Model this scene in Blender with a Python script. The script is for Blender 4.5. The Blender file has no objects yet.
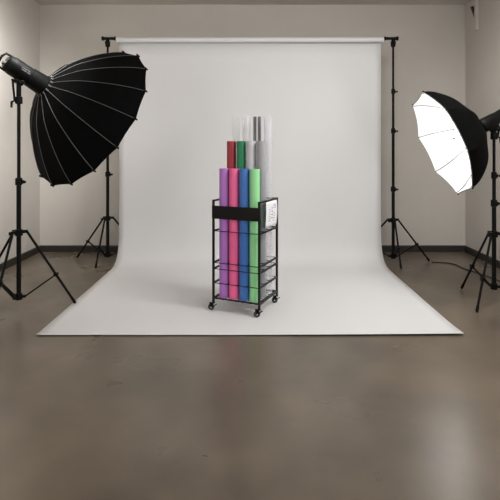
import bpy, bmesh, math, random
from mathutils import Vector, Matrix
random.seed(7)
PI = math.pi
S = bpy.context.scene
COL = S.collection

# ------------------------------------------------------------------ materials
def lin(c):
    return c / 12.92 if c <= 0.04045 else ((c + 0.055) / 1.055) ** 2.4
def rgb(r, g, b):
    return (lin(r / 255), lin(g / 255), lin(b / 255), 1.0)

def mat(name, col, rough=0.5, metal=0.0, vary=0.0, vscale=6.0, bump=0.0, bscale=60.0, spec=0.5):
    m = bpy.data.materials.new(name)
    m.use_nodes = True
    nt = m.node_tree
    p = nt.nodes['Principled BSDF']
    p.inputs['Base Color'].default_value = col
    p.inputs['Roughness'].default_value = rough
    p.inputs['Metallic'].default_value = metal
    p.inputs['Specular IOR Level'].default_value = spec
    tc = nt.nodes.new('ShaderNodeTexCoord')
    if vary:
        n = nt.nodes.new('ShaderNodeTexNoise')
        n.inputs['Scale'].default_value = vscale
        n.inputs['Detail'].default_value = 6
        n.inputs['Roughness'].default_value = 0.6
        nt.links.new(tc.outputs['Object'], n.inputs['Vector'])
        r = nt.nodes.new('ShaderNodeValToRGB')
        r.color_ramp.elements[0].position = 0.3
        r.color_ramp.elements[1].position = 0.7
        r.color_ramp.elements[0].color = (*[c * (1 - vary) for c in col[:3]], 1)
        r.color_ramp.elements[1].color = (*[min(1, c * (1 + vary)) for c in col[:3]], 1)
        nt.links.new(n.outputs['Fac'], r.inputs['Fac'])
        nt.links.new(r.outputs['Color'], p.inputs['Base Color'])
    if bump:
        n2 = nt.nodes.new('ShaderNodeTexNoise')
        n2.inputs['Scale'].default_value = bscale
        n2.inputs['Detail'].default_value = 4
        nt.links.new(tc.outputs['Object'], n2.inputs['Vector'])
        b = nt.nodes.new('ShaderNodeBump')
        b.inputs['Strength'].default_value = bump
        b.inputs['Distance'].default_value = 0.01
        nt.links.new(n2.outputs['Fac'], b.inputs['Height'])
        nt.links.new(b.outputs['Normal'], p.inputs['Normal'])
    return m

def clear_mat(name, tint, diff, lo, hi, gloss, sc=110, edge=.15, bands=0, rim=.3):
    """thin clear plastic film: mostly transparent, a little milky, glossy"""
    m = bpy.data.materials.new(name)
    m.use_nodes = True
    nt = m.node_tree
    nt.nodes.clear()
    out = nt.nodes.new('ShaderNodeOutputMaterial')
    tr = nt.nodes.new('ShaderNodeBsdfTransparent'); tr.inputs['Color'].default_value = tint
    df = nt.nodes.new('ShaderNodeBsdfDiffuse'); df.inputs['Color'].default_value = diff
    gl = nt.nodes.new('ShaderNodeBsdfGlossy'); gl.inputs['Roughness'].default_value = 0.08
    lw = nt.nodes.new('ShaderNodeLayerWeight'); lw.inputs['Blend'].default_value = gloss
    fr = nt.nodes.new('ShaderNodeLayerWeight'); fr.inputs['Blend'].default_value = .5
    # lengthwise streaks where the layers of the film touch
    tc = nt.nodes.new('ShaderNodeTexCoord')
    mp = nt.nodes.new('ShaderNodeMapping'); mp.inputs['Scale'].default_value = (sc, sc, 0.3)
    ns = nt.nodes.new('ShaderNodeTexNoise'); ns.inputs['Scale'].default_value = 1.0
    nt.links.new(tc.outputs['Object'], mp.inputs['Vector'])
    nt.links.new(mp.outputs['Vector'], ns.inputs['Vector'])
    mr = nt.nodes.new('ShaderNodeMapRange')
    mr.inputs['From Min'].default_value = .5 - edge; mr.inputs['From Max'].default_value = .5 + edge
    mr.inputs['To Min'].default_value = lo; mr.inputs['To Max'].default_value = hi
    nt.links.new(ns.outputs['Fac'], mr.inputs['Value'])
    a = nt.nodes.new('ShaderNodeMixShader'); b = nt.nodes.new('ShaderNodeMixShader')
    if bands:      # overlaps of a tinted strip wound into the roll, seen as lengthwise bands
        sx = nt.nodes.new('ShaderNodeSeparateXYZ'); nt.links.new(tc.outputs['Object'], sx.inputs[0])
        at2 = nt.nodes.new('ShaderNodeMath'); at2.operation = 'ARCTAN2'
        nt.links.new(sx.outputs['X'], at2.inputs[0]); nt.links.new(sx.outputs['Y'], at2.inputs[1])
        mu = nt.nodes.new('ShaderNodeMath'); mu.operation = 'MULTIPLY_ADD'
        mu.inputs[1].default_value = bands; mu.inputs[2].default_value = .6
        nt.links.new(at2.outputs[0], mu.inputs[0])
        si = nt.nodes.new('ShaderNodeMath'); si.operation = 'SINE'; nt.links.new(mu.outputs[0], si.inputs[0])
        mr.inputs['From Min'].default_value = 0; mr.inputs['From Max'].default_value = .5
        nt.links.new(si.outputs[0], mr.inputs['Value'])
    # more film is looked through towards the sides of the roll
    pw = nt.nodes.new('ShaderNodeMath'); pw.operation = 'POWER'; pw.inputs[1].default_value = 3
    nt.links.new(fr.outputs['Facing'], pw.inputs[0])
    ad = nt.nodes.new('ShaderNodeMath'); ad.operation = 'MULTIPLY_ADD'; ad.inputs[1].default_value = rim
    ad.use_clamp = True
    nt.links.new(pw.outputs[0], ad.inputs[0]); nt.links.new(mr.outputs['Result'], ad.inputs[2])
    nt.links.new(ad.outputs[0], a.inputs['Fac'])
    nt.links.new(tr.outputs[0], a.inputs[1]); nt.links.new(df.outputs[0], a.inputs[2])
    nt.links.new(lw.outputs['Fresnel'], b.inputs['Fac'])
    nt.links.new(a.outputs[0], b.inputs[1]); nt.links.new(gl.outputs[0], b.inputs[2])
    nt.links.new(b.outputs[0], out.inputs['Surface'])
    return m

def floor_mat():
    m = mat('polished_concrete', rgb(98, 88, 76), 0.34)
    nt = m.node_tree; p = nt.nodes['Principled BSDF']
    tc = nt.nodes['Texture Coordinate']
    def noise(sc, det, rou, dist=0.0):
        n = nt.nodes.new('ShaderNodeTexNoise')
        n.inputs['Scale'].default_value = sc; n.inputs['Detail'].default_value = det
        n.inputs['Roughness'].default_value = rou; n.inputs['Distortion'].default_value = dist
        nt.links.new(tc.outputs['Object'], n.inputs['Vector'])
        return n
    a = noise(1.3, 3, 0.45); b = noise(5, 3, 0.5)
    mx = nt.nodes.new('ShaderNodeMath'); mx.operation = 'MULTIPLY_ADD'
    mx.inputs[1].default_value = 0.35
    nt.links.new(b.outputs['Fac'], mx.inputs[0]); nt.links.new(a.outputs['Fac'], mx.inputs[2])
    r = nt.nodes.new('ShaderNodeValToRGB')
    e = r.color_ramp.elements
    e[0].position = 0.15; e[0].color = rgb(44, 38, 32)
    e[1].position = 1.0; e[1].color = rgb(128, 115, 99)
    nt.links.new(mx.outputs[0], r.inputs['Fac'])
    nt.links.new(r.outputs['Color'], p.inputs['Base Color'])
    c = noise(1.7, 3, 0.45)
    mr = nt.nodes.new('ShaderNodeMapRange')
    mr.inputs['From Min'].default_value = 0.0; mr.inputs['From Max'].default_value = 1.0
    mr.inputs['To Min'].default_value = 0.22; mr.inputs['To Max'].default_value = 0.36
    nt.links.new(c.outputs['Fac'], mr.inputs['Value'])
    nt.links.new(mr.outputs['Result'], p.inputs['Roughness'])
    return m

def emit_mat(name, col, strength):
    m = mat(name, (0.8, 0.8, 0.8, 1), 0.9)
    p = m.node_tree.nodes['Principled BSDF']
    p.inputs['Emission Color'].default_value = col
    p.inputs['Emission Strength'].default_value = strength
    return m

M = dict(
    wall=mat('wall_plaster', rgb(197, 191, 183), 0.85, vary=0.03, vscale=2.0, bump=0.06, bscale=90),
    ceil=mat('ceiling_paint', rgb(206, 200, 192), 0.9, vary=0.03, vscale=2.0),
    base=mat('dark_baseboard', rgb(40, 37, 33), 0.5, vary=0.08, vscale=8),
    floor=floor_mat(),
    paper=mat('white_seamless_paper', rgb(220, 219, 219), 0.75, vary=0.012, vscale=1.5),
    black=mat('black_satin_metal', rgb(10, 10, 10), 0.45, vary=0.1, vscale=20, spec=.15),
    blackp=mat('black_plastic', rgb(9, 9, 9), 0.5, vary=0.1, vscale=30, spec=.14),
    cloth=mat('black_nylon', rgb(8, 8, 8), 0.85, vary=0.12, vscale=14, bump=0.12, bscale=220, spec=0.06),
    seam=mat('grey_seam', rgb(84, 83, 82), 0.6),
    silver=mat('silver_metal', rgb(186, 186, 188), 0.28, 0.9),
    chrome=mat('chrome', rgb(205, 205, 208), 0.2, 1.0),
    lining=mat('white_lining', rgb(240, 240, 240), 0.8, vary=0.01),
    rib=mat('umbrella_rib', rgb(92, 92, 94), 0.5, 0.0),
    greytext=mat('grey_print', rgb(112, 112, 112), 0.6),
    rack=mat('black_powder_coat', rgb(12, 12, 12), 0.34, vary=0.1, vscale=40, bump=0.05, bscale=400, spec=.3),
    wheel=mat('grey_rubber', rgb(66, 66, 68), 0.6),
    core=mat('cardboard_core', rgb(150, 125, 95), 0.9, vary=0.08, vscale=30),
    card=mat('white_card', rgb(242, 242, 246), 0.55),
    print=mat('blue_grey_print', rgb(158, 160, 174), 0.7),
    printd=mat('dark_print', rgb(78, 78, 92), 0.7),
    cable=mat('black_cable', rgb(30, 28, 26), 0.6),
    diffuser=emit_mat('lit_diffuser', (1.0, 0.98, 0.95, 1), 0.9),
)

# ------------------------------------------------------------------ mesh helpers
def V(*a): return Vector(a)

def frame_of(d):
    d = d.normalized()
    up = V(0, 0, 1) if abs(d.z) < 0.95 else V(1, 0, 0)
    x = d.cross(up).normalized()
    y = d.cross(x).normalized()
    return x, y

def tube(bm, a, b, r0, r1=None, n=12, caps=True):
    a = Vector(a); b = Vector(b); r1 = r0 if r1 is None else r1
    x, y = frame_of(b - a)
    A, B = [], []
    for i in range(n):
        t = 2 * PI * i / n
        o = x * math.cos(t) + y * math.sin(t)
        A.append(bm.verts.new(a + o * r0)); B.append(bm.verts.new(b + o * r1))
    for i in range(n):
        j = (i + 1) % n
        bm.faces.new((A[i], A[j], B[j], B[i]))
    if caps:
        bm.faces.new(A[::-1]); bm.faces.new(B)

def polytube(bm, pts, r, n=8):
    pts = [Vector(p) for p in pts]
    rings = []
    x = None
    for i, p in enumerate(pts):
        d = (pts[min(i + 1, len(pts) - 1)] - pts[max(i - 1, 0)]).normalized()
        if x is None:
            x, _ = frame_of(d)
        x = (x - d * x.dot(d)).normalized()
        y = d.cross(x)
        rings.append([bm.verts.new(p + (x * math.cos(2 * PI * k / n) + y * math.sin(2 * PI * k / n)) * r) for k in range(n)])
    for A, B in zip(rings, rings[1:]):
        for i in range(n):
            j = (i + 1) % n
            bm.faces.new((A[i], A[j], B[j], B[i]))
    bm.faces.new(rings[0][::-1]); bm.faces.new(rings[-1])

def lathe(bm, origin, axis, prof, n=24, closed=False):
    """prof: list of (distance along axis, radius)"""
    o = Vector(origin); d = Vector(axis).normalized()
    x, y = frame_of(d)
    rings = []
    for (s, r) in prof:
        rings.append([bm.verts.new(o + d * s + (x * math.cos(2 * PI * k / n) + y * math.sin(2 * PI * k / n)) * max(r, 1e-5)) for k in range(n)])
    prs = list(zip(rings, rings[1:]))
    if closed: prs.append((rings[-1], rings[0]))
    for A, B in prs:
        for i in range(n):
            j = (i + 1) % n
            bm.faces.new((A[i], A[j], B[j], B[i]))
    if not closed:
        bm.faces.new(rings[0][::-1]); bm.faces.new(rings[-1])

def box(bm, c, s, rot=None):
    c = Vector(c)
    vs = []
    for dx in (-.5, .5):
        for dy in (-.5, .5):
            for dz in (-.5, .5):
                p = V(dx * s[0], dy * s[1], dz * s[2])
                if rot is not None: p = rot @ p
                vs.append(bm.verts.new(c + p))
    for f in ((0, 1, 3, 2), (4, 6, 7, 5), (0, 4, 5, 1), (2, 3, 7, 6), (0, 2, 6, 4), (1, 5, 7, 3)):
        bm.faces.new([vs[i] for i in f])

def bar(bm, a, b, w, h=None):
    """square section bar between two points"""
    a = Vector(a); b = Vector(b); h = h or w
    d = (b - a)
    L = d.length; d.normalize()
    up = V(0, 0, 1) if abs(d.z) < 0.95 else V(0, 1, 0)
    y = up.cross(d).normalized(); z = d.cross(y)
    R = Matrix((d, y, z)).transposed()
    box(bm, (a + b) / 2, (L, w, h), R)

def obj(name, bm, m, parent=None, smooth=True, bevel=0.0, loc=None):
    bmesh.ops.recalc_face_normals(bm, faces=bm.faces)
    me = bpy.data.meshes.new(name)
    bm.to_mesh(me); bm.free()
    me.materials.append(m)
    if smooth:
        for p in me.polygons: p.use_smooth = True
        try:
            me.set_sharp_from_angle(angle=math.radians(40))
        except Exception:
            pass
    o = bpy.data.objects.new(name, me)
    COL.objects.link(o)
    if parent: o.parent = parent
    if loc is not None: o.location = loc
    if bevel:
        b = o.modifiers.new('bevel', 'BEVEL'); b.width = bevel; b.segments = 2; b.limit_method = 'ANGLE'
    return o

def thing(name, label, cat, loc=(0, 0, 0), rotz=0.0, group=None):
    o = bpy.data.objects.new(name, None)
    COL.objects.link(o)
    o.location = loc; o.rotation_euler = (0, 0, rotz)
    o.empty_display_size = 0.05
    return tag(o, label, cat, group)

def tag(o, label, cat, group=None):
    o['label'] = label; o['category'] = cat
    if group: o['group'] = group
    return o

def struct(name, bm, m, label, cat):
    o = obj(name, bm, m, smooth=False)
    o['kind'] = 'structure'; o['label'] = label; o['category'] = cat
    return o

# ------------------------------------------------------------------ room
XL, XR, YB, YF, ZC = -2.43, 2.49, 5.55, -1.6, 2.857
bm = bmesh.new(); box(bm, ((XL + XR) / 2, (YB + YF) / 2, -0.05), (XR - XL + .4, YB - YF + .4, .1))
struct('floor', bm, M['floor'], 'polished brown-grey concrete floor', 'floor')
bm = bmesh.new(); box(bm, ((XL + XR) / 2, (YB + YF) / 2, ZC + .05), (XR - XL + .4, YB - YF + .4, .1))
struct('ceiling', bm, M['ceil'], 'plain grey ceiling above the photo studio', 'ceiling')
bm = bmesh.new(); box(bm, ((XL + XR) / 2, YB + .1, ZC / 2), (XR - XL + .4, .2, ZC))
struct('wall_back', bm, M['wall'], 'warm grey plaster wall behind the white backdrop', 'wall')
bm = bmesh.new(); box(bm, (XL - .1, (YB + YF) / 2, ZC / 2), (.2, YB - YF, ZC))
struct('wall_left', bm, M['wall'], 'pale plaster wall behind the big black softbox', 'wall')
bm = bmesh.new(); box(bm, (XR + .1, (YB + YF) / 2, ZC / 2), (.2, YB - YF, ZC))
struct('wall_right', bm, M['wall'], 'pale plaster wall behind the white-lined umbrella', 'wall')
HB = .075
def base_prof(name, a, b, nrm, label):
    bm = bmesh.new()
    a = Vector(a); b = Vector(b); n = Vector(nrm)
    prof = [(0, 0), (.014, 0), (.014, HB - .01), (.008, HB), (0, HB)]
    A = [bm.verts.new(a + n * u + V(0, 0, h)) for u, h in prof]
    B = [bm.verts.new(b + n * u + V(0, 0, h)) for u, h in prof]
    for i in range(5):
        j = (i + 1) % 5
        bm.faces.new((A[i], A[j], B[j], B[i]))
    bm.faces.new(A[::-1]); bm.faces.new(B)
    struct(name, bm, M['base'], label, 'baseboard')
base_prof('baseboard_back', (XL, YB, 0), (XR, YB, 0), (0, -1, 0), 'dark baseboard along the back wall')
base_prof('baseboard_left', (XL, YF, 0), (XL, YB - .014, 0), (1, 0, 0), 'dark baseboard along the left wall')
base_prof('baseboard_right', (XR, YF, 0), (XR, YB - .014, 0), (-1, 0, 0), 'dark baseboard along the right wall')

# painted conduit stub high on the right wall, near the corner
t = thing('wall_conduit', 'short wall-coloured conduit high on right wall near the corner', 'conduit', (XR, 5.25, 2.49))
bm = bmesh.new(); box(bm, (-.014, 0, .185), (.028, .05, .37)); obj('conduit_cover', bm, M['wall'], t, False, .004)
bm = bmesh.new()
A = [bm.verts.new(V(x, .055 + y, z)) for x, y, z in ((-.002, -.02, .27), (-.05, -.02, .27), (-.002, -.02, .13))]
B = [bm.verts.new(V(x, .055 + y, z)) for x, y, z in ((-.002, .01, .27), (-.05, .01, .27), (-.002, .01, .13))]
bm.faces.new(A); bm.faces.new(B[::-1])
for i in range(3):
    j = (i + 1) % 3; bm.faces.new((A[i], B[i], B[j], A[j]))
obj('bracket', bm, M['base'], t, False)

# ------------------------------------------------------------------ backdrop
WX0, WX1 = -1.366, 1.366
ROLLC = (4.985, 2.323)
def bez(p0, p1, p2, p3, n):
    out = []
    for i in range(n + 1):
        t = i / n; u = 1 - t
        out.append(tuple(u**3*a + 3*u*u*t*b + 3*u*t*t*c + t**3*d for a, b, c, d in zip(p0, p1, p2, p3)))
    return out
prof = [(ROLLC[0] + .0265, ROLLC[1])]
prof += [(5.0115 + .0005 * k / 8, ROLLC[1] - (ROLLC[1] - .75) * k / 8) for k in range(1, 9)]
prof += bez((5.012, .60), (5.012, .13), (4.985, .008), (4.66, .0045), 26)[1:]
y = 4.66
while y > 3.12:
    y -= .12
    prof.append((max(y, 3.12), .0045))
prof += [(3.09, .005), (3.062, .0065)]
t = tag(thing('backdrop_paper', '', 'x', (0, 4.985, 0)), 'wide white seamless paper backdrop sweeping from the crossbar onto the floor', 'backdrop')
bm = bmesh.new()
NX = 40
rows = []
for k, (y, z) in enumerate(prof):
    row = []
    for i in range(NX + 1):
        u = i / NX
        x = WX0 + (WX1 - WX0) * u
        zz = z
        if z < .02:   # slight lift of the cut front edge, most at its right corner
            f = max(0, 1 - (y - 3.062) / .35) ** 2
            zz += f * (.002 + .022 * max(0, u - .45) ** 1.5)
        row.append(bm.verts.new((x, y - 4.985 + (.0015 * math.sin(x * 2.3) if z > .5 else 0), zz)))
    rows.append(row)
for A, B in zip(rows, rows[1:]):
    for i in range(NX):
        bm.faces.new((A[i], A[i + 1], B[i + 1], B[i]))
o = obj('paper_sheet', bm, M['paper'], t)
sm = o.modifiers.new('thick', 'SOLIDIFY'); sm.thickness = .0022; sm.offset = 0
bm = bmesh.new()
lathe(bm, (WX0 - .02, 0, ROLLC[1]), (1, 0, 0), [(0, .0235), (0, .0265), (WX1 - WX0 + .04, .0265), (WX1 - WX0 + .04, .0235)], 32, closed=True)
obj('paper_roll', bm, M['paper'], t)

# crossbar
t = tag(thing('crossbar', '', 'x', (0, 4.985, 2.337)), 'black crossbar through the paper roll, resting on both backdrop stands', 'crossbar')
bm = bmesh.new(); tube(bm, (-1.5, 0, 0), (1.5, 0, 0), .0095, n=16); obj('bar', bm, M['black'], t)
for s in (-1, 1):
    bm = bmesh.new()
    lathe(bm, (s * 1.395, 0, 0), (s, 0, 0), [(0, .012), (0, .021), (.012, .021), (.016, .016), (.06, .0145), (.10, .016), (.122, .017), (.127, .022), (.143, .022), (.145, .012)], 20)
    obj('end_sleeve', bm, M['black'], t)

# ------------------------------------------------------------------ stands
def knob(bm, p, d, r=.011, L=.03):
    p = Vector(p); d = Vector(d).normalized()
    tube(bm, p, p + d * L * .5, r * .4, n=8)
    lathe(bm, p + d * L * .45, d, [(0, r * .6), (.003, r), (L * .45, r), (L * .55, r * .7)], 10)

def stand(name, label, loc, feet, zcol, zbot, joints, ztop, r, group, frac=.6, taper=.11):
    """joints: heights of the clamp collars; feet: three local (x, y)"""
    t = thing(name, label, 'stand', loc, 0, group)
    zs = [zbot] + list(joints) + [ztop]
    nm = len(zs) - 1
    for i in range(nm):
        bm = bmesh.new()
        rr = r * (1 - taper * i)
        tube(bm, (0, 0, zs[i]), (0, 0, zs[i + 1]), rr, n=16)
        obj('pole_section', bm, M['black'], t)
    for i, z in enumerate(joints):
        rr = r * (1 - taper * i)
        bm = bmesh.new()
        lathe(bm, (0, 0, z - .03), (0, 0, 1), [(0, rr * 1.05), (.004, rr * 1.5), (.05, rr * 1.5), (.056, rr * 1.1)], 16)
        box(bm, (rr * 1.4, 0, z - .005), (rr * 1.4, rr * 1.3, .026))
        c = obj('clamp_collar', bm, M['blackp'], t)
        bm = bmesh.new(); knob(bm, (rr * 1.8, 0, z - .005), (1, -.35, 0), .010, .024)
        obj('clamp_knob', bm, M['blackp'], c)
    # leg spreader collar and bottom collar
    bm = bmesh.new()
    lathe(bm, (0, 0, zcol - .03), (0, 0, 1), [(0, r * 1.1), (.003, r * 1.7), (.045, r * 1.7), (.05, r * 1.1)], 16)
    for fx, fy in feet:
        d = V(fx, fy, 0).normalized()
        box(bm, d * (r * 1.7 + .012) + V(0, 0, zcol), (.04, .022, .022), Matrix.Rotation(math.atan2(d.y, d.x), 3, 'Z'))
    c = obj('leg_collar', bm, M['blackp'], t)
    bm = bmesh.new(); knob(bm, (-r * 1.5, -r * .7, zcol - .01), (-1, -.6, 0), .013, .04); obj('clamp_knob', bm, M['blackp'], c)
    bm = bmesh.new()
    lathe(bm, (0, 0, zbot - .008), (0, 0, 1), [(0, r * .9), (.003, r * 1.5), (.045, r * 1.5), (.05, r * 1.05)], 16)
    for fx, fy in feet:
        d = V(fx, fy, 0).normalized()
        box(bm, d * (r * 1.5 + .008) + V(0, 0, zbot + .015), (.03, .018, .018), Matrix.Rotation(math.atan2(d.y, d.x), 3, 'Z'))
    obj('lower_collar', bm, M['blackp'], t)
    for fx, fy in feet:
        d = V(fx, fy, 0).normalized()
        a = d * (r * 1.7 + .026) + V(0, 0, zcol)
        b = V(fx, fy, .016)
        bm = bmesh.new(); tube(bm, a, b, r * .56, n=12)
        lg = obj('leg', bm, M['black'], t)
        ax = (b - a).normalized()
        bm = bmesh.new()
        tube(bm, b - ax * .035, b, r * .7, r * .7, n=12)
        bmesh.ops.create_uvsphere(bm, u_segments=12, v_segments=8, radius=r * .72, matrix=Matrix.Translation(b))
        obj('rubber_foot', bm, M['blackp'], lg)
        m_ = a.lerp(b, frac)
        bm = bmesh.new(); s0 = d * (r * 1.5 + .018) + V(0, 0, zbot + .015)
        bar(bm, s0, m_, .013, .009)
        box(bm, m_, (.03, .026, .026))
        obj('brace', bm, M['black'], t)
    return t

bg = 'tripod stands holding the backdrop crossbar'
stand('backdrop_stand', 'slim black tripod stand holding the backdrop crossbar, behind the big black softbox', (-1.478, 4.985, 0),
      [(-.40, .24), (-.055, -.215), (.40, .13)], .475, .075, [.93, 1.40, 1.83], 2.33, .0165, bg)
stand('backdrop_stand', 'slim black tripod stand holding the backdrop crossbar, on the white umbrella side', (1.487, 4.985, 0),
      [(.40, .075), (.005, -.24), (-.40, .16)], .455, .06, [.775, 1.38, 1.79], 2.33, .0165, bg)
# clamp heads at the pole tops
for o in [x for x in COL.objects if x.name.startswith('backdrop_stand')]:
    bm = bmesh.new()
    lathe(bm, (0, 0, 2.245), (0, 0, 1), [(0, .012), (.01, .024), (.05, .026), (.075, .018), (.082, .012)], 16)
    c = obj('stand_head', bm, M['blackp'], o)
    bm = bmesh.new(); knob(bm, (0, -.022, 2.285), (0, -1, 0), .014, .04); obj('clamp_knob', bm, M['blackp'], c)

stand('light_stand', 'heavy black tripod light stand carrying the big black softbox', (-1.705, 3.54, 0),
      [(.357, .15), (-.44, .22), (-.085, -.22)], .582, .088, [.955], 1.57, .0165, 'tripod light stands', taper=.25)
stand('light_stand', 'heavy black tripod light stand carrying the lit white-lined umbrella', (1.886, 3.71, 0),
      [(-.09, .36), (-.236, -.22), (.36, -.1)], .54, .115, [.775, .99], 1.31, .016, 'tripod light stands', taper=.16)

# ------------------------------------------------------------------ strobes
def strobe(label, ring, ax, L, r, pole_xy, ztop):
    """ring: centre of the front mount, ax: where it points; pole top below it"""
    ring = Vector(ring); ax = Vector(ax).normalized()
    t = thing('studio_strobe', label, 'strobe', (pole_xy[0], pole_xy[1], ztop), 0, 'studio strobes')
    o = Vector((pole_xy[0], pole_xy[1], ztop))
    R = ring - o
    x, y = frame_of(ax)       # x is horizontal, y points mostly down
    bm = bmesh.new()
    prof = [(-L, r * .7), (-L + .012, r * .88), (-L + .03, r * .92), (-L + .035, r * .97), (-.13, r * .97), (-.125, r * 1.04), (-.03, r * 1.12), (-.01, r * 1.14), (0, r * 1.0)]
    lathe(bm, R, ax, prof, 32)
    # fins round the back half
    body = obj('body', bm, M['blackp'], t)
    bm = bmesh.new()
    for k in range(5):
        lathe(bm, R, ax, [(-L + .05 + k * .012, r * .9), (-L + .05 + k * .012, r * 1.0), (-L + .056 + k * .012, r * 1.0), (-L + .056 + k * .012, r * .9)], 32, closed=True)
    obj('cooling_fins', bm, M['black'], body)
    # back panel with dial and grip
    bm = bmesh.new(); lathe(bm, R, ax, [(-L - .006, r * .6), (-L + .002, r * .68)], 24); pn = obj('back_panel', bm, M['black'], t)
    bm = bmesh.new()
    lathe(bm, R + y * r * .2, ax, [(-L - .022, r * .18), (-L - .02, r * .22), (-L, r * .22)], 16); obj('dial', bm, M['seam'], pn)
    bm = bmesh.new()
    up = -y
    polytube(bm, [R + ax * (-L + .02) + up * r * .85, R + ax * (-L - .03) + up * r * .8, R + ax * (-L - .045) + up * r * .3,
                  R + ax * (-L - .045) - up * r * .4, R + ax * (-L - .03) - up * r * .8, R + ax * (-L + .02) - up * r * .85], .009, 10)
    obj('rear_handle', bm, M['blackp'], t)
    # small printed plate on the side facing the camera
    side = x if x.y < 0 else -x
    bm = bmesh.new()
    Rm = Matrix((ax, y, side)).transposed()
    for k, (s, w, v) in enumerate(((-.215, .022, -.006), (-.19, .016, -.006), (-.168, .02, -.006), (-.205, .04, .008), (-.165, .022, .008))):
        v2 = v - .006
        box(bm, R + ax * s + y * v2 + side * math.sqrt((r * .97) ** 2 - v2 * v2), (w, .006, .002), Rm)
    obj('side_print', bm, M['greytext'], body)
    # yoke: bracket block, tilt knob and stand socket
    s = -(R.dot(V(ax.x, ax.y, 0)) / V(ax.x, ax.y, 0).length_squared)
    at = R + ax * s            # axis point right above the pole
    bm = bmesh.new()
    zb = at.z - r * .95
    box(bm, (0, 0, zb - .012), (.07, .05, .05), Matrix.Rotation(math.atan2(ax.y, ax.x), 3, 'Z') @ Matrix.Rotation(math.asin(-ax.z), 3, 'Y'))
    br = obj('bracket', bm, M['blackp'], t, False, .006)
    bm = bmesh.new()
    tube(bm, (0, 0, -.04), (0, 0, zb - .02), .017, .017, 16)
    lathe(bm, (0, 0, -.045), (0, 0, 1), [(0, .02), (.004, .026), (.05, .026), (.055, .018)], 16)
    obj('stand_socket', bm, M['blackp'], t)
    bm = bmesh.new(); knob(bm, side * .02 + V(0, 0, zb - .02), side + V(0, 0, -.2), .016, .06); obj('tilt_knob', bm, M['blackp'], br)
    bm = bmesh.new()
    h = V(-ax.x, -ax.y, 0).normalized()
    tube(bm, (0, 0, -.02), h * .05 + V(0, 0, -.03), .006, n=8); tube(bm, h * .05 + V(0, 0, -.03), h * .052 + V(0, 0, -.075), .009, .007, n=10)
    tube(bm, h * .03 + V(0, 0, -.02), h * .045 + V(0, 0, zb), .008, .008, n=8)
    obj('lever', bm, M['blackp'], br)
    return t

AL = V(.555, .69, -.463).normalized()
RL = V(-1.573, 3.675, 1.672)
strobe('black studio strobe with rear handle, fitted to the big black softbox', RL, V(.605, .64, -.473), .315, .07, (-1.705, 3.54), 1.57)
AR = V(-.925, .01, -.375).normalized()
ARS = V(-.87, -.04, -.485).normalized()      # umbrella mouth direction
RIMC = V(1.479, 3.72, 1.234)
DEPR, RR = .315, .433
APR = RIMC - AR * DEPR
strobe('black studio strobe partly out of frame, fitted behind the lit umbrella', APR - ARS * .02, ARS, .36, .05, (1.886, 3.71), 1.31)

# ------------------------------------------------------------------ softbox (left)
def canopy_grid(profile, n, sub, sag, rimsag):
    """returns list of rings of (along, radius, angle)"""
    rings = []
    for (s, r) in profile:
        ring = []
        for k in range(n):
            for j in range(sub):
                f = j / sub
                a = 2 * PI * (k + f) / n
                w = 4 * f * (1 - f)
                # straight chord between ribs plus a little inward pull of the fabric
                chord = math.cos(PI / n) / math.cos(PI * (2 * f - 1) / n)
                rr = r * (chord - sag * w)
                ss = s
                ring.append((ss - rimsag * w * (s / profile[-1][0]) ** 6, rr, a))
        rings.append(ring)
    return rings

def smooth_profile(pts, n):
    """monotone resample of (s, r) points through Catmull-Rom"""
    P = [pts[0]] + list(pts) + [pts[-1]]
    out = []
    for i in range(1, len(P) - 2):
        for k in range(n):
            t = k / n
            q = []
            for d in (0, 1):
                p0, p1, p2, p3 = P[i - 1][d], P[i][d], P[i + 1][d], P[i + 2][d]
                q.append(.5 * (2 * p1 + (p2 - p0) * t + (2 * p0 - 5 * p1 + 4 * p2 - p3) * t * t + (3 * p1 - p0 - 3 * p2 + p3) * t ** 3))
            out.append(tuple(q))
    out.append(pts[-1])
    return out

def canopy(parent, name, o, ax, rings, m, thick, offs):
    x, y = frame_of(ax)
    bm = bmesh.new()
    R = [[bm.verts.new(o + ax * s + (x * math.cos(a) + y * math.sin(a)) * r) for s, r, a in ring] for ring in rings]
    n = len(R[0])
    for A, B in zip(R, R[1:]):
        for i in range(n):
            j = (i + 1) % n
            bm.faces.new((A[i], A[j], B[j], B[i]))
    ob = obj(name, bm, m, parent)
    return ob

D, RAD, NR = .445, .64, 16
pl = [(0, .085), (.035, .17), (.10, .295), (.23, .455), (.36, .578), (D, RAD)]
pl = [(s, r) for s, r in pl]
prof = smooth_profile(pl, 5)
t = thing('softbox', 'big deep black parabolic softbox with grey seams, on the left light stand', 'softbox', RL, 0, None)
O0 = V(0, 0, 0)
PH = .091
rings = canopy_grid(prof, NR, 6, .006, .004)
rings = [[(s, r, a + PH) for s, r, a in ring] for ring in rings]
sb = canopy(t, 'canopy', O0, AL, rings, M['cloth'], .002, 0)
inner = [[(s + .004, max(r - .006, .02), a) for s, r, a in ring] for ring in rings]
canopy(t, 'silver_lining', O0, AL, inner, M['lining'], .001, 0)
x, y = frame_of(AL)
for k in range(NR):
    a = 2 * PI * k / NR + PH
    d = x * math.cos(a) + y * math.sin(a)
    bm = bmesh.new()
    polytube(bm, [AL * s + d * (r + .0005) for s, r in prof], .0026, 6)
    sm_ = obj('seam', bm, M['seam'], t)
    bm = bmesh.new()
    tip = AL * D + d * RAD
    tube(bm, tip - AL * .02, tip + AL * .012, .008, .006, 8)
    obj('rib_tip', bm, M['blackp'], sm_)
bm = bmesh.new()
lathe(bm, O0, AL, [(-.012, .062), (-.012, .088), (.012, .09), (.012, .062)], 32, closed=True)
rg = obj('mount_ring', bm, M['blackp'], t)
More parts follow.
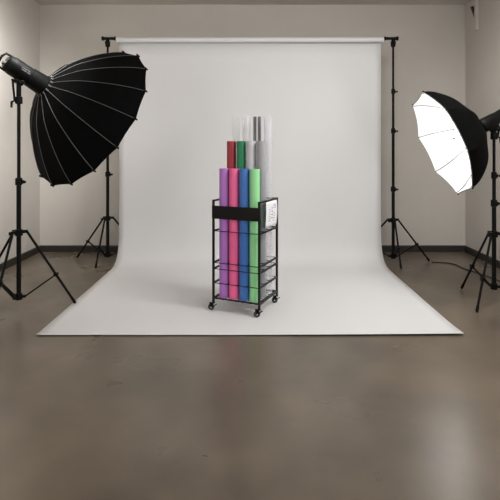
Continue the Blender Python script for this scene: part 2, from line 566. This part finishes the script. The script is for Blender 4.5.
for k in range(NR):
    a = 2 * PI * k / NR + PH
    d = x * math.cos(a) + y * math.sin(a)
    bm = bmesh.new()
    tube(bm, d * .084 - AL * .014, d * .1 + AL * .022, .0062, .0062, 8)
    obj('rib_socket', bm, M['seam'], rg)
bm = bmesh.new()     # lit front cloth, set a little inside the mouth
vs = []
c = bm.verts.new(AL * (D - .03))
n = NR * 2
for k in range(n):
    a = 2 * PI * k / n + PH
    r = RAD * (.925 if k % 2 == 0 else .925 * math.cos(PI / NR))
    vs.append(bm.verts.new(AL * (D - .045) + (x * math.cos(a) + y * math.sin(a)) * r))
for k in range(n):
    bm.faces.new((c, vs[k], vs[(k + 1) % n]))
obj('front_diffuser', bm, M['diffuser'], t)

# ------------------------------------------------------------------ umbrella (right)
t = thing('umbrella', 'black umbrella with glowing white lining, tilted down towards the backdrop', 'umbrella', APR, 0, None)
pu = [(0, .012), (.012, .10), (.05, .205), (.12, .305), (.23, .395), (DEPR, RR)]
prof = smooth_profile(pu, 5)
NU = 8
ROT = -.152
def rot_rings(rings): return [[(s, r, a + ROT) for s, r, a in ring] for ring in rings]
ru = rot_rings(canopy_grid(prof, NU, 8, .008, .012))
canopy(t, 'outer_canopy', O0, AR, ru, M['cloth'], 0, 0)
canopy(t, 'white_lining', O0, AR, [[(s + .006, max(r - .006, .004), a) for s, r, a in ring] for ring in ru], M['lining'], 0, 0)
x, y = frame_of(AR)
for k in range(NU):
    a = 2 * PI * k / NU + ROT
    d = x * math.cos(a) + y * math.sin(a)
    bm = bmesh.new()
    polytube(bm, [AR * (s + .014) + d * max(r - .012, .004) for s, r in prof], .0028, 6)
    rb = obj('rib', bm, M['rib'], t)
    bm = bmesh.new()
    j = prof[len(prof) // 2 + 3]
    polytube(bm, [AR * (j[0] + .014) + d * (j[1] - .014), AR * (DEPR * .62) + d * .016], .0016, 6)
    obj('stretcher', bm, M['rib'], rb)
    bm = bmesh.new()
    tip = AR * DEPR + d * RR
    bmesh.ops.create_uvsphere(bm, u_segments=10, v_segments=8, radius=.007, matrix=Matrix.Translation(tip))
    obj('rib_tip', bm, M['blackp'], rb)
bm = bmesh.new()
tube(bm, -AR * .01, AR * (DEPR * .72), .005, n=10); lathe(bm, AR * DEPR * .58, AR, [(0, .008), (.004, .009), (.03, .009), (.034, .006)], 14)
obj('shaft', bm, M['rib'], t)
bm = bmesh.new(); lathe(bm, -AR * .02, AR, [(0, .02), (.004, .05), (.022, .05), (.026, .03)], 20); obj('hub', bm, M['blackp'], t)

# ------------------------------------------------------------------ rack
CX, CY = -.031, 3.62
ANG = -math.radians(24.3)
W, DP, H = .367, .345, .82
t = thing('rolling_rack', 'black metal rolling rack holding upright vinyl rolls on the paper backdrop', 'rack', (CX, CY, 0), ANG)
hw, hd = W / 2, DP / 2
PW = .0155
ZF = .0055         # paper surface under the wheels
for sx in (-1, 1):
    for sy in (-1, 1):
        bm = bmesh.new(); box(bm, (sx * hw, sy * hd, (.066 + H) / 2), (PW, PW, H - .066))
        obj('post', bm, M['rack'], t, False, .0015)
        # caster
        c = Vector((sx * hw, sy * hd, 0))
        sw = {(-1, -1): 3.45, (1, -1): 3.75, (1, 1): 3.5, (-1, 1): 3.9}[(sx, sy)]
        q = Matrix.Rotation(sw, 3, 'Z')
        bm = bmesh.new()
        lathe(bm, c + V(0, 0, .058), (0, 0, 1), [(0, .006), (.001, .011), (.006, .011), (.008, .005), (.016, .005)], 14)
        off = q @ V(.017, 0, 0)
        for s in (-1, 1):
            box(bm, c + off * .9 + q @ V(0, s * .0105, 0) + V(0, 0, .044), (.026, .003, .034), q)
        box(bm, c + off * .6 + V(0, 0, .0595), (.040, .024, .004), q)
        cs = obj('caster', bm, M['blackp'], t, False, .001)
        bm = bmesh.new()
        wc = c + off + V(0, 0, .024 + ZF)
        lathe(bm, wc - q @ V(0, .008, 0), q @ V(0, 1, 0), [(0, .016), (.001, .0225), (.004, .024), (.012, .024), (.015, .0225), (.016, .016)], 20)
        w_ = obj('wheel', bm, M['wheel'], cs)
        bm = bmesh.new(); tube(bm, wc - q @ V(0, .0125, 0), wc + q @ V(0, .0125, 0), .005, n=10); obj('axle', bm, M['chrome'], w_)
        bm = bmesh.new(); box(bm, c - q @ V(.014, 0, 0) + V(0, 0, .044), (.022, .014, .004), q @ Matrix.Rotation(.5, 3, 'Y')); obj('brake_lever', bm, M['blackp'], cs, False)
LEV = [H - PW / 2, .59, .357, .312, .208, .095]
for sx in (-1, 1):
    for z in LEV:
        bm = bmesh.new(); bar(bm, (sx * hw, -hd + PW / 2, z), (sx * hw, hd - PW / 2, z), .0125, .0125 if z != .095 else .016)
        obj('side_rail', bm, M['rack'], t, False, .001)
for z in (LEV[0], .59, .095):
    bm = bmesh.new(); bar(bm, (-hw + PW / 2, hd, z), (hw - PW / 2, hd, z), .0125); obj('back_rail', bm, M['rack'], t, False, .001)
bm = bmesh.new(); bar(bm, (-hw + PW / 2, -hd, .095), (hw - PW / 2, -hd, .095), .009, .007); obj('front_rail', bm, M['rack'], t, False, .001)
bm = bmesh.new(); box(bm, (0, -hd - PW / 2 - .0015, .729), (W + PW, .003, .096)); fp = obj('front_plate', bm, M['rack'], t, False, .0008)
bm = bmesh.new()
for sx in (-1, 1):
    for z in (.70, .757):
        lathe(bm, (sx * hw, -hd - PW / 2 - .003, z), (0, -1, 0), [(0, .004), (.002, .004), (.003, .0025)], 10)
obj('bolt', bm, M['blackp'], fp)
VROW = [.056 - hd, .172 - hd, .275 - hd]       # rows from the front
DIVY = [(VROW[0] + VROW[1]) / 2, (VROW[1] + VROW[2]) / 2]
SP = .0825
for z in (.59, .357, .312, .208):              # thin wires that keep the rolls apart
    for yy in [-hd] + DIVY + ([hd] if z < .5 else []):
        bm = bmesh.new(); tube(bm, (-hw, yy, z), (hw, yy, z), .003, n=8); obj('cross_wire', bm, M['rack'], t)
for z in (.357, .208):
    for k in (-1, 0, 1):
        bm = bmesh.new(); tube(bm, (k * SP, -hd, z - .0048), (k * SP, hd, z - .0048), .0024, n=8); obj('divider_wire', bm, M['rack'], t)
for i in range(9):                             # bottom grid the rolls stand on
    yy = -hd + DP * (i + .5) / 9
    bm = bmesh.new(); tube(bm, (-hw, yy, .094), (hw, yy, .094), .0024, n=8); obj('floor_wire', bm, M['rack'], t)
for k in range(7):
    xx = -hw + W * (k + .5) / 7
    bm = bmesh.new(); tube(bm, (xx, -hd, .0893), (xx, hd, .0893), .0024, n=8); obj('floor_wire', bm, M['rack'], t)

# ------------------------------------------------------------------ rolls
RM = Matrix.Rotation(ANG, 4, 'Z')
def at(u, v, z): return (RM @ V(u, v, 0)) + V(CX, CY, z)
ZB = .0972

def roll_mesh(name, R, Ri, L, seam, m, turns=1, n=40, top_dz=0):
    """a sheet wound on itself: outer lip seen as a small step along the roll"""
    bm = bmesh.new()
    A, B, C_, D_ = [], [], [], []
    for i in range(n):
        a = seam + 2 * PI * i / n
        ro = R - .0022 * (1 - i / (n - 1))
        dx, dy = math.cos(a), math.sin(a)
        A.append(bm.verts.new((dx * ro, dy * ro, 0))); B.append(bm.verts.new((dx * ro, dy * ro, L)))
        C_.append(bm.verts.new((dx * Ri, dy * Ri, 0))); D_.append(bm.verts.new((dx * Ri, dy * Ri, L)))
    for i in range(n):
        j = (i + 1) % n
        bm.faces.new((A[i], A[j], B[j], B[i])); bm.faces.new((C_[j], C_[i], D_[i], D_[j]))
        bm.faces.new((B[i], B[j], D_[j], D_[i])); bm.faces.new((A[j], A[i], C_[i], C_[j]))
    return obj(name, bm, m)

def vinyl(c, rough=.38):
    return mat('vinyl', c, rough, vary=.02, vscale=3, spec=.5)

def put_roll(u, v, L, m, label, group, seam, clear=False, R=.0378, name='vinyl_roll'):
    o = roll_mesh(name, R, R - .004 if clear else R - .009, L, seam, m)
    o.location = at(u, v, ZB); o.rotation_euler = (0, 0, ANG)
    tag(o, label, 'roll', group)
    bm = bmesh.new()
    if clear:      # inner turn of film
        lathe(bm, (0, 0, .002), (0, 0, 1), [(0, R * .62), (0, R * .60), (L - .004, R * .60), (L - .004, R * .62)], 28, closed=True)
        obj('inner_turn', bm, m, o)
    else:
        lathe(bm, (0, 0, .003), (0, 0, 1), [(0, R - .0095), (0, R - .013), (L - .01, R - .013), (L - .01, R - .0095)], 28, closed=True)
        obj('core', bm, M['core'], o)
    return o

g1, g2, g3 = 'short vinyl rolls in the front row of the rack', 'taller vinyl rolls in the middle row of the rack', 'tallest clear film rolls in the back row of the rack'
US = [-1.5 * SP, -.5 * SP, .5 * SP, 1.5 * SP]
FR_ = [(rgb(182, 122, 205), 'purple vinyl roll standing in the front row of the rack'),
       (rgb(253, 110, 163), 'hot pink vinyl roll standing in the front row of the rack'),
       (rgb(66, 118, 195), 'royal blue vinyl roll standing in the front row of the rack'),
       (rgb(156, 230, 162), 'pale mint green vinyl roll standing in the front row of the rack')]
for k, (c, lb) in enumerate(FR_):
    put_roll(US[k], VROW[0], 1.048 - ZB, vinyl(c), lb, g1, 1.2 + .5 * k)
MR_ = [(rgb(160, 38, 50), 'dark red vinyl roll, top showing above the purple and pink rolls', .4),
       (rgb(22, 128, 82), 'deep green vinyl roll in the middle row, beside the dark red roll', .4),
       (rgb(204, 204, 208), 'light grey vinyl roll between the deep green and darker grey rolls', .3),
       (rgb(158, 158, 162), 'darker grey vinyl roll at the right end of the middle row', .3)]
for k, (c, lb, ro) in enumerate(MR_):
    put_roll(US[k] + .002, VROW[1], 1.252 - ZB, vinyl(c, ro), lb, g2, .9 + .6 * k, R=.0365)
cl_faint = clear_mat('faint_film', (.985, .985, .985, 1), (.95, .95, .96, 1), .0, .06, .025, rim=.15)
cl_milk = clear_mat('milky_film', (.99, .99, .99, 1), (.97, .97, .99, 1), .01, .26, .04, 60, .05)
cl_streak = clear_mat('streaked_film', (.97, .97, .97, 1), (.24, .24, .25, 1), .0, .5, .05, bands=4, rim=.1)
cl_edge = clear_mat('clear_film', (.985, .985, .99, 1), (.98, .98, 1, 1), .0, .16, .04, rim=.5)
CR_ = [(cl_faint, 'clear film roll at the left end of the back row, faint against the backdrop'),
       (cl_milk, 'clear film roll in the back row, above the deep green roll'),
       (cl_streak, 'clear film roll with dark grey streaks, in the back row'),
       (cl_edge, 'clear film roll at the right end of the back row, seen through the rack side')]
for k, (m, lb) in enumerate(CR_):
    put_roll(US[k] * 1.1 + .003, VROW[2], 1.442 - ZB, m, lb, g3, 2.0 + .9 * k, clear=True, R=.032, name='film_roll')

# ------------------------------------------------------------------ card on the rack's side
t = thing('hanging_card', 'white printed card hanging on the right side of the rack', 'card', at(hw + .0075, .03, .805), ANG)
bm = bmesh.new()
# slightly bowed sheet in the side plane (local y = along the side, z = down)
NY, NZ = 6, 10
g = []
for i in range(NY + 1):
    row = []
    for j in range(NZ + 1):
        u = -.10 + .215 * i / NY; w = -.185 * j / NZ
        row.append(bm.verts.new((.0035 + .006 * math.sin(PI * j / NZ) * (.4 + .6 * i / NY), u - .012 * j / NZ, w)))
    g.append(row)
for i in range(NY):
    for j in range(NZ):
        bm.faces.new((g[i][j], g[i + 1][j], g[i + 1][j + 1], g[i][j + 1]))
cd = obj('sheet', bm, M['card'], t)
so = cd.modifiers.new('s', 'SOLIDIFY'); so.thickness = .0012
def mark(bm, u, w, du, dw):
    j = -w / .185 * 1.0
    x_ = .0035 + .006 * math.sin(PI * j) * (.4 + .6 * (u + .10) / .215) + .0012
    box(bm, (x_, u - .012 * j, w), (.0012, du, dw))
bm = bmesh.new()
for k in range(4): mark(bm, .008, -.05 - .024 * k, .014, .009)
obj('dark_marks', bm, M['printd'], t, False)
bm = bmesh.new()
for k in range(3): mark(bm, .06, -.03 - .011 * k, .05, .004)
for k in range(6): mark(bm, -.035, -.06 - .016 * k, .035, .004)
for k in range(4): mark(bm, .045, -.09 - .018 * k, .03, .004)
obj('fine_print', bm, M['print'], t, False)

# ------------------------------------------------------------------ cable on the floor
bm = bmesh.new()
pts = [V(1.90, 5.02, .006), V(2.02, 5.00, .006), V(2.10, 4.93, .006), V(2.11, 4.82, .006), V(2.13, 4.70, .006), V(2.17, 4.60, .006), V(2.21, 4.45, .006),
       V(2.24, 4.28, .006), V(2.22, 4.1, .006), V(2.25, 3.9, .006), V(2.33, 3.7, .006)]
sp = []
for i in range(len(pts) - 1):
    p0, p1, p2, p3 = pts[max(i - 1, 0)], pts[i], pts[i + 1], pts[min(i + 2, len(pts) - 1)]
    for k in range(6):
        s = k / 6
        sp.append(.5 * (2 * p1 + (p2 - p0) * s + (2 * p0 - 5 * p1 + 4 * p2 - p3) * s * s + (3 * p1 - p0 - 3 * p2 + p3) * s ** 3))
sp.append(pts[-1])
polytube(bm, sp, .0055, 8)
tag(obj('power_cable', bm, M['cable']), 'thin black cable trailing across the concrete by the right wall', 'cable')

# ------------------------------------------------------------------ light
w = bpy.data.worlds.new('World'); S.world = w
w.use_nodes = True
bgn = w.node_tree.nodes['Background']
bgn.inputs['Color'].default_value = (1.0, 1.0, .995, 1)
bgn.inputs['Strength'].default_value = .52

def area(name, loc, target, sx, sy, power, col=(1, .995, .99)):
    l = bpy.data.lights.new(name, 'AREA')
    l.shape = 'RECTANGLE'; l.size = sx; l.size_y = sy; l.energy = power; l.color = col
    o = bpy.data.objects.new(name, l); COL.objects.link(o)
    o.location = loc
    d = Vector(target) - Vector(loc)
    o.rotation_euler = d.to_track_quat('-Z', 'Y').to_euler()
    return o
area('added_ceiling_fill', (1.35, 2.75, 2.75), (0.1, 3.6, 0), .6, .5, 44)  # added unseen lamp: brightens the paper, throws the rack shadow left
for x_, tx, p_ in ((-1.75, -2.6, 46), (1.8, 2.7, 9)):
    a_ = area('added_ceiling_fill', (x_, 3.7, 2.8), (tx, 4.3, 1.75), .4, 1.6, p_)  # added unseen pair under the ceiling to lift the side walls
    a_.data.spread = 1.8
area('added_side_fill', (2.44, .6, 1.7), (-2.4, 3.6, 1.3), 1.8, 1.8, 68, (1, .99, .98))  # added fill in front of the solid right wall, no window there
area('added_side_fill', (-2.38, .4, 1.7), (2.4, 3.4, 1.3), 1.6, 1.6, 50, (1, .99, .98))  # same added fill from the left side, also without a window
l = bpy.data.lights.new('flash_tube', 'POINT'); l.energy = 9; l.shadow_soft_size = .03; l.color = (1, .99, .97)
o = bpy.data.objects.new('flash_tube', l); COL.objects.link(o); o.location = APR + AR * (DEPR * .66)

# ------------------------------------------------------------------ camera
cam = bpy.data.cameras.new('camera'); co = bpy.data.objects.new('camera', cam); COL.objects.link(co)
co.location = (0, 0, 1.2); co.rotation_euler = (PI / 2, 0, 0)
cam.sensor_width = 36; cam.lens = 36 * 480 / 500
cam.shift_y = -.204
cam.clip_start = .05
S.camera = co
S.view_settings.view_transform = 'Standard'
S.view_settings.look = 'None'
S.view_settings.exposure = -0.13
S.view_settings.gamma = 1
S.cycles.transparent_max_bounces = 48
S.cycles.max_bounces = 14
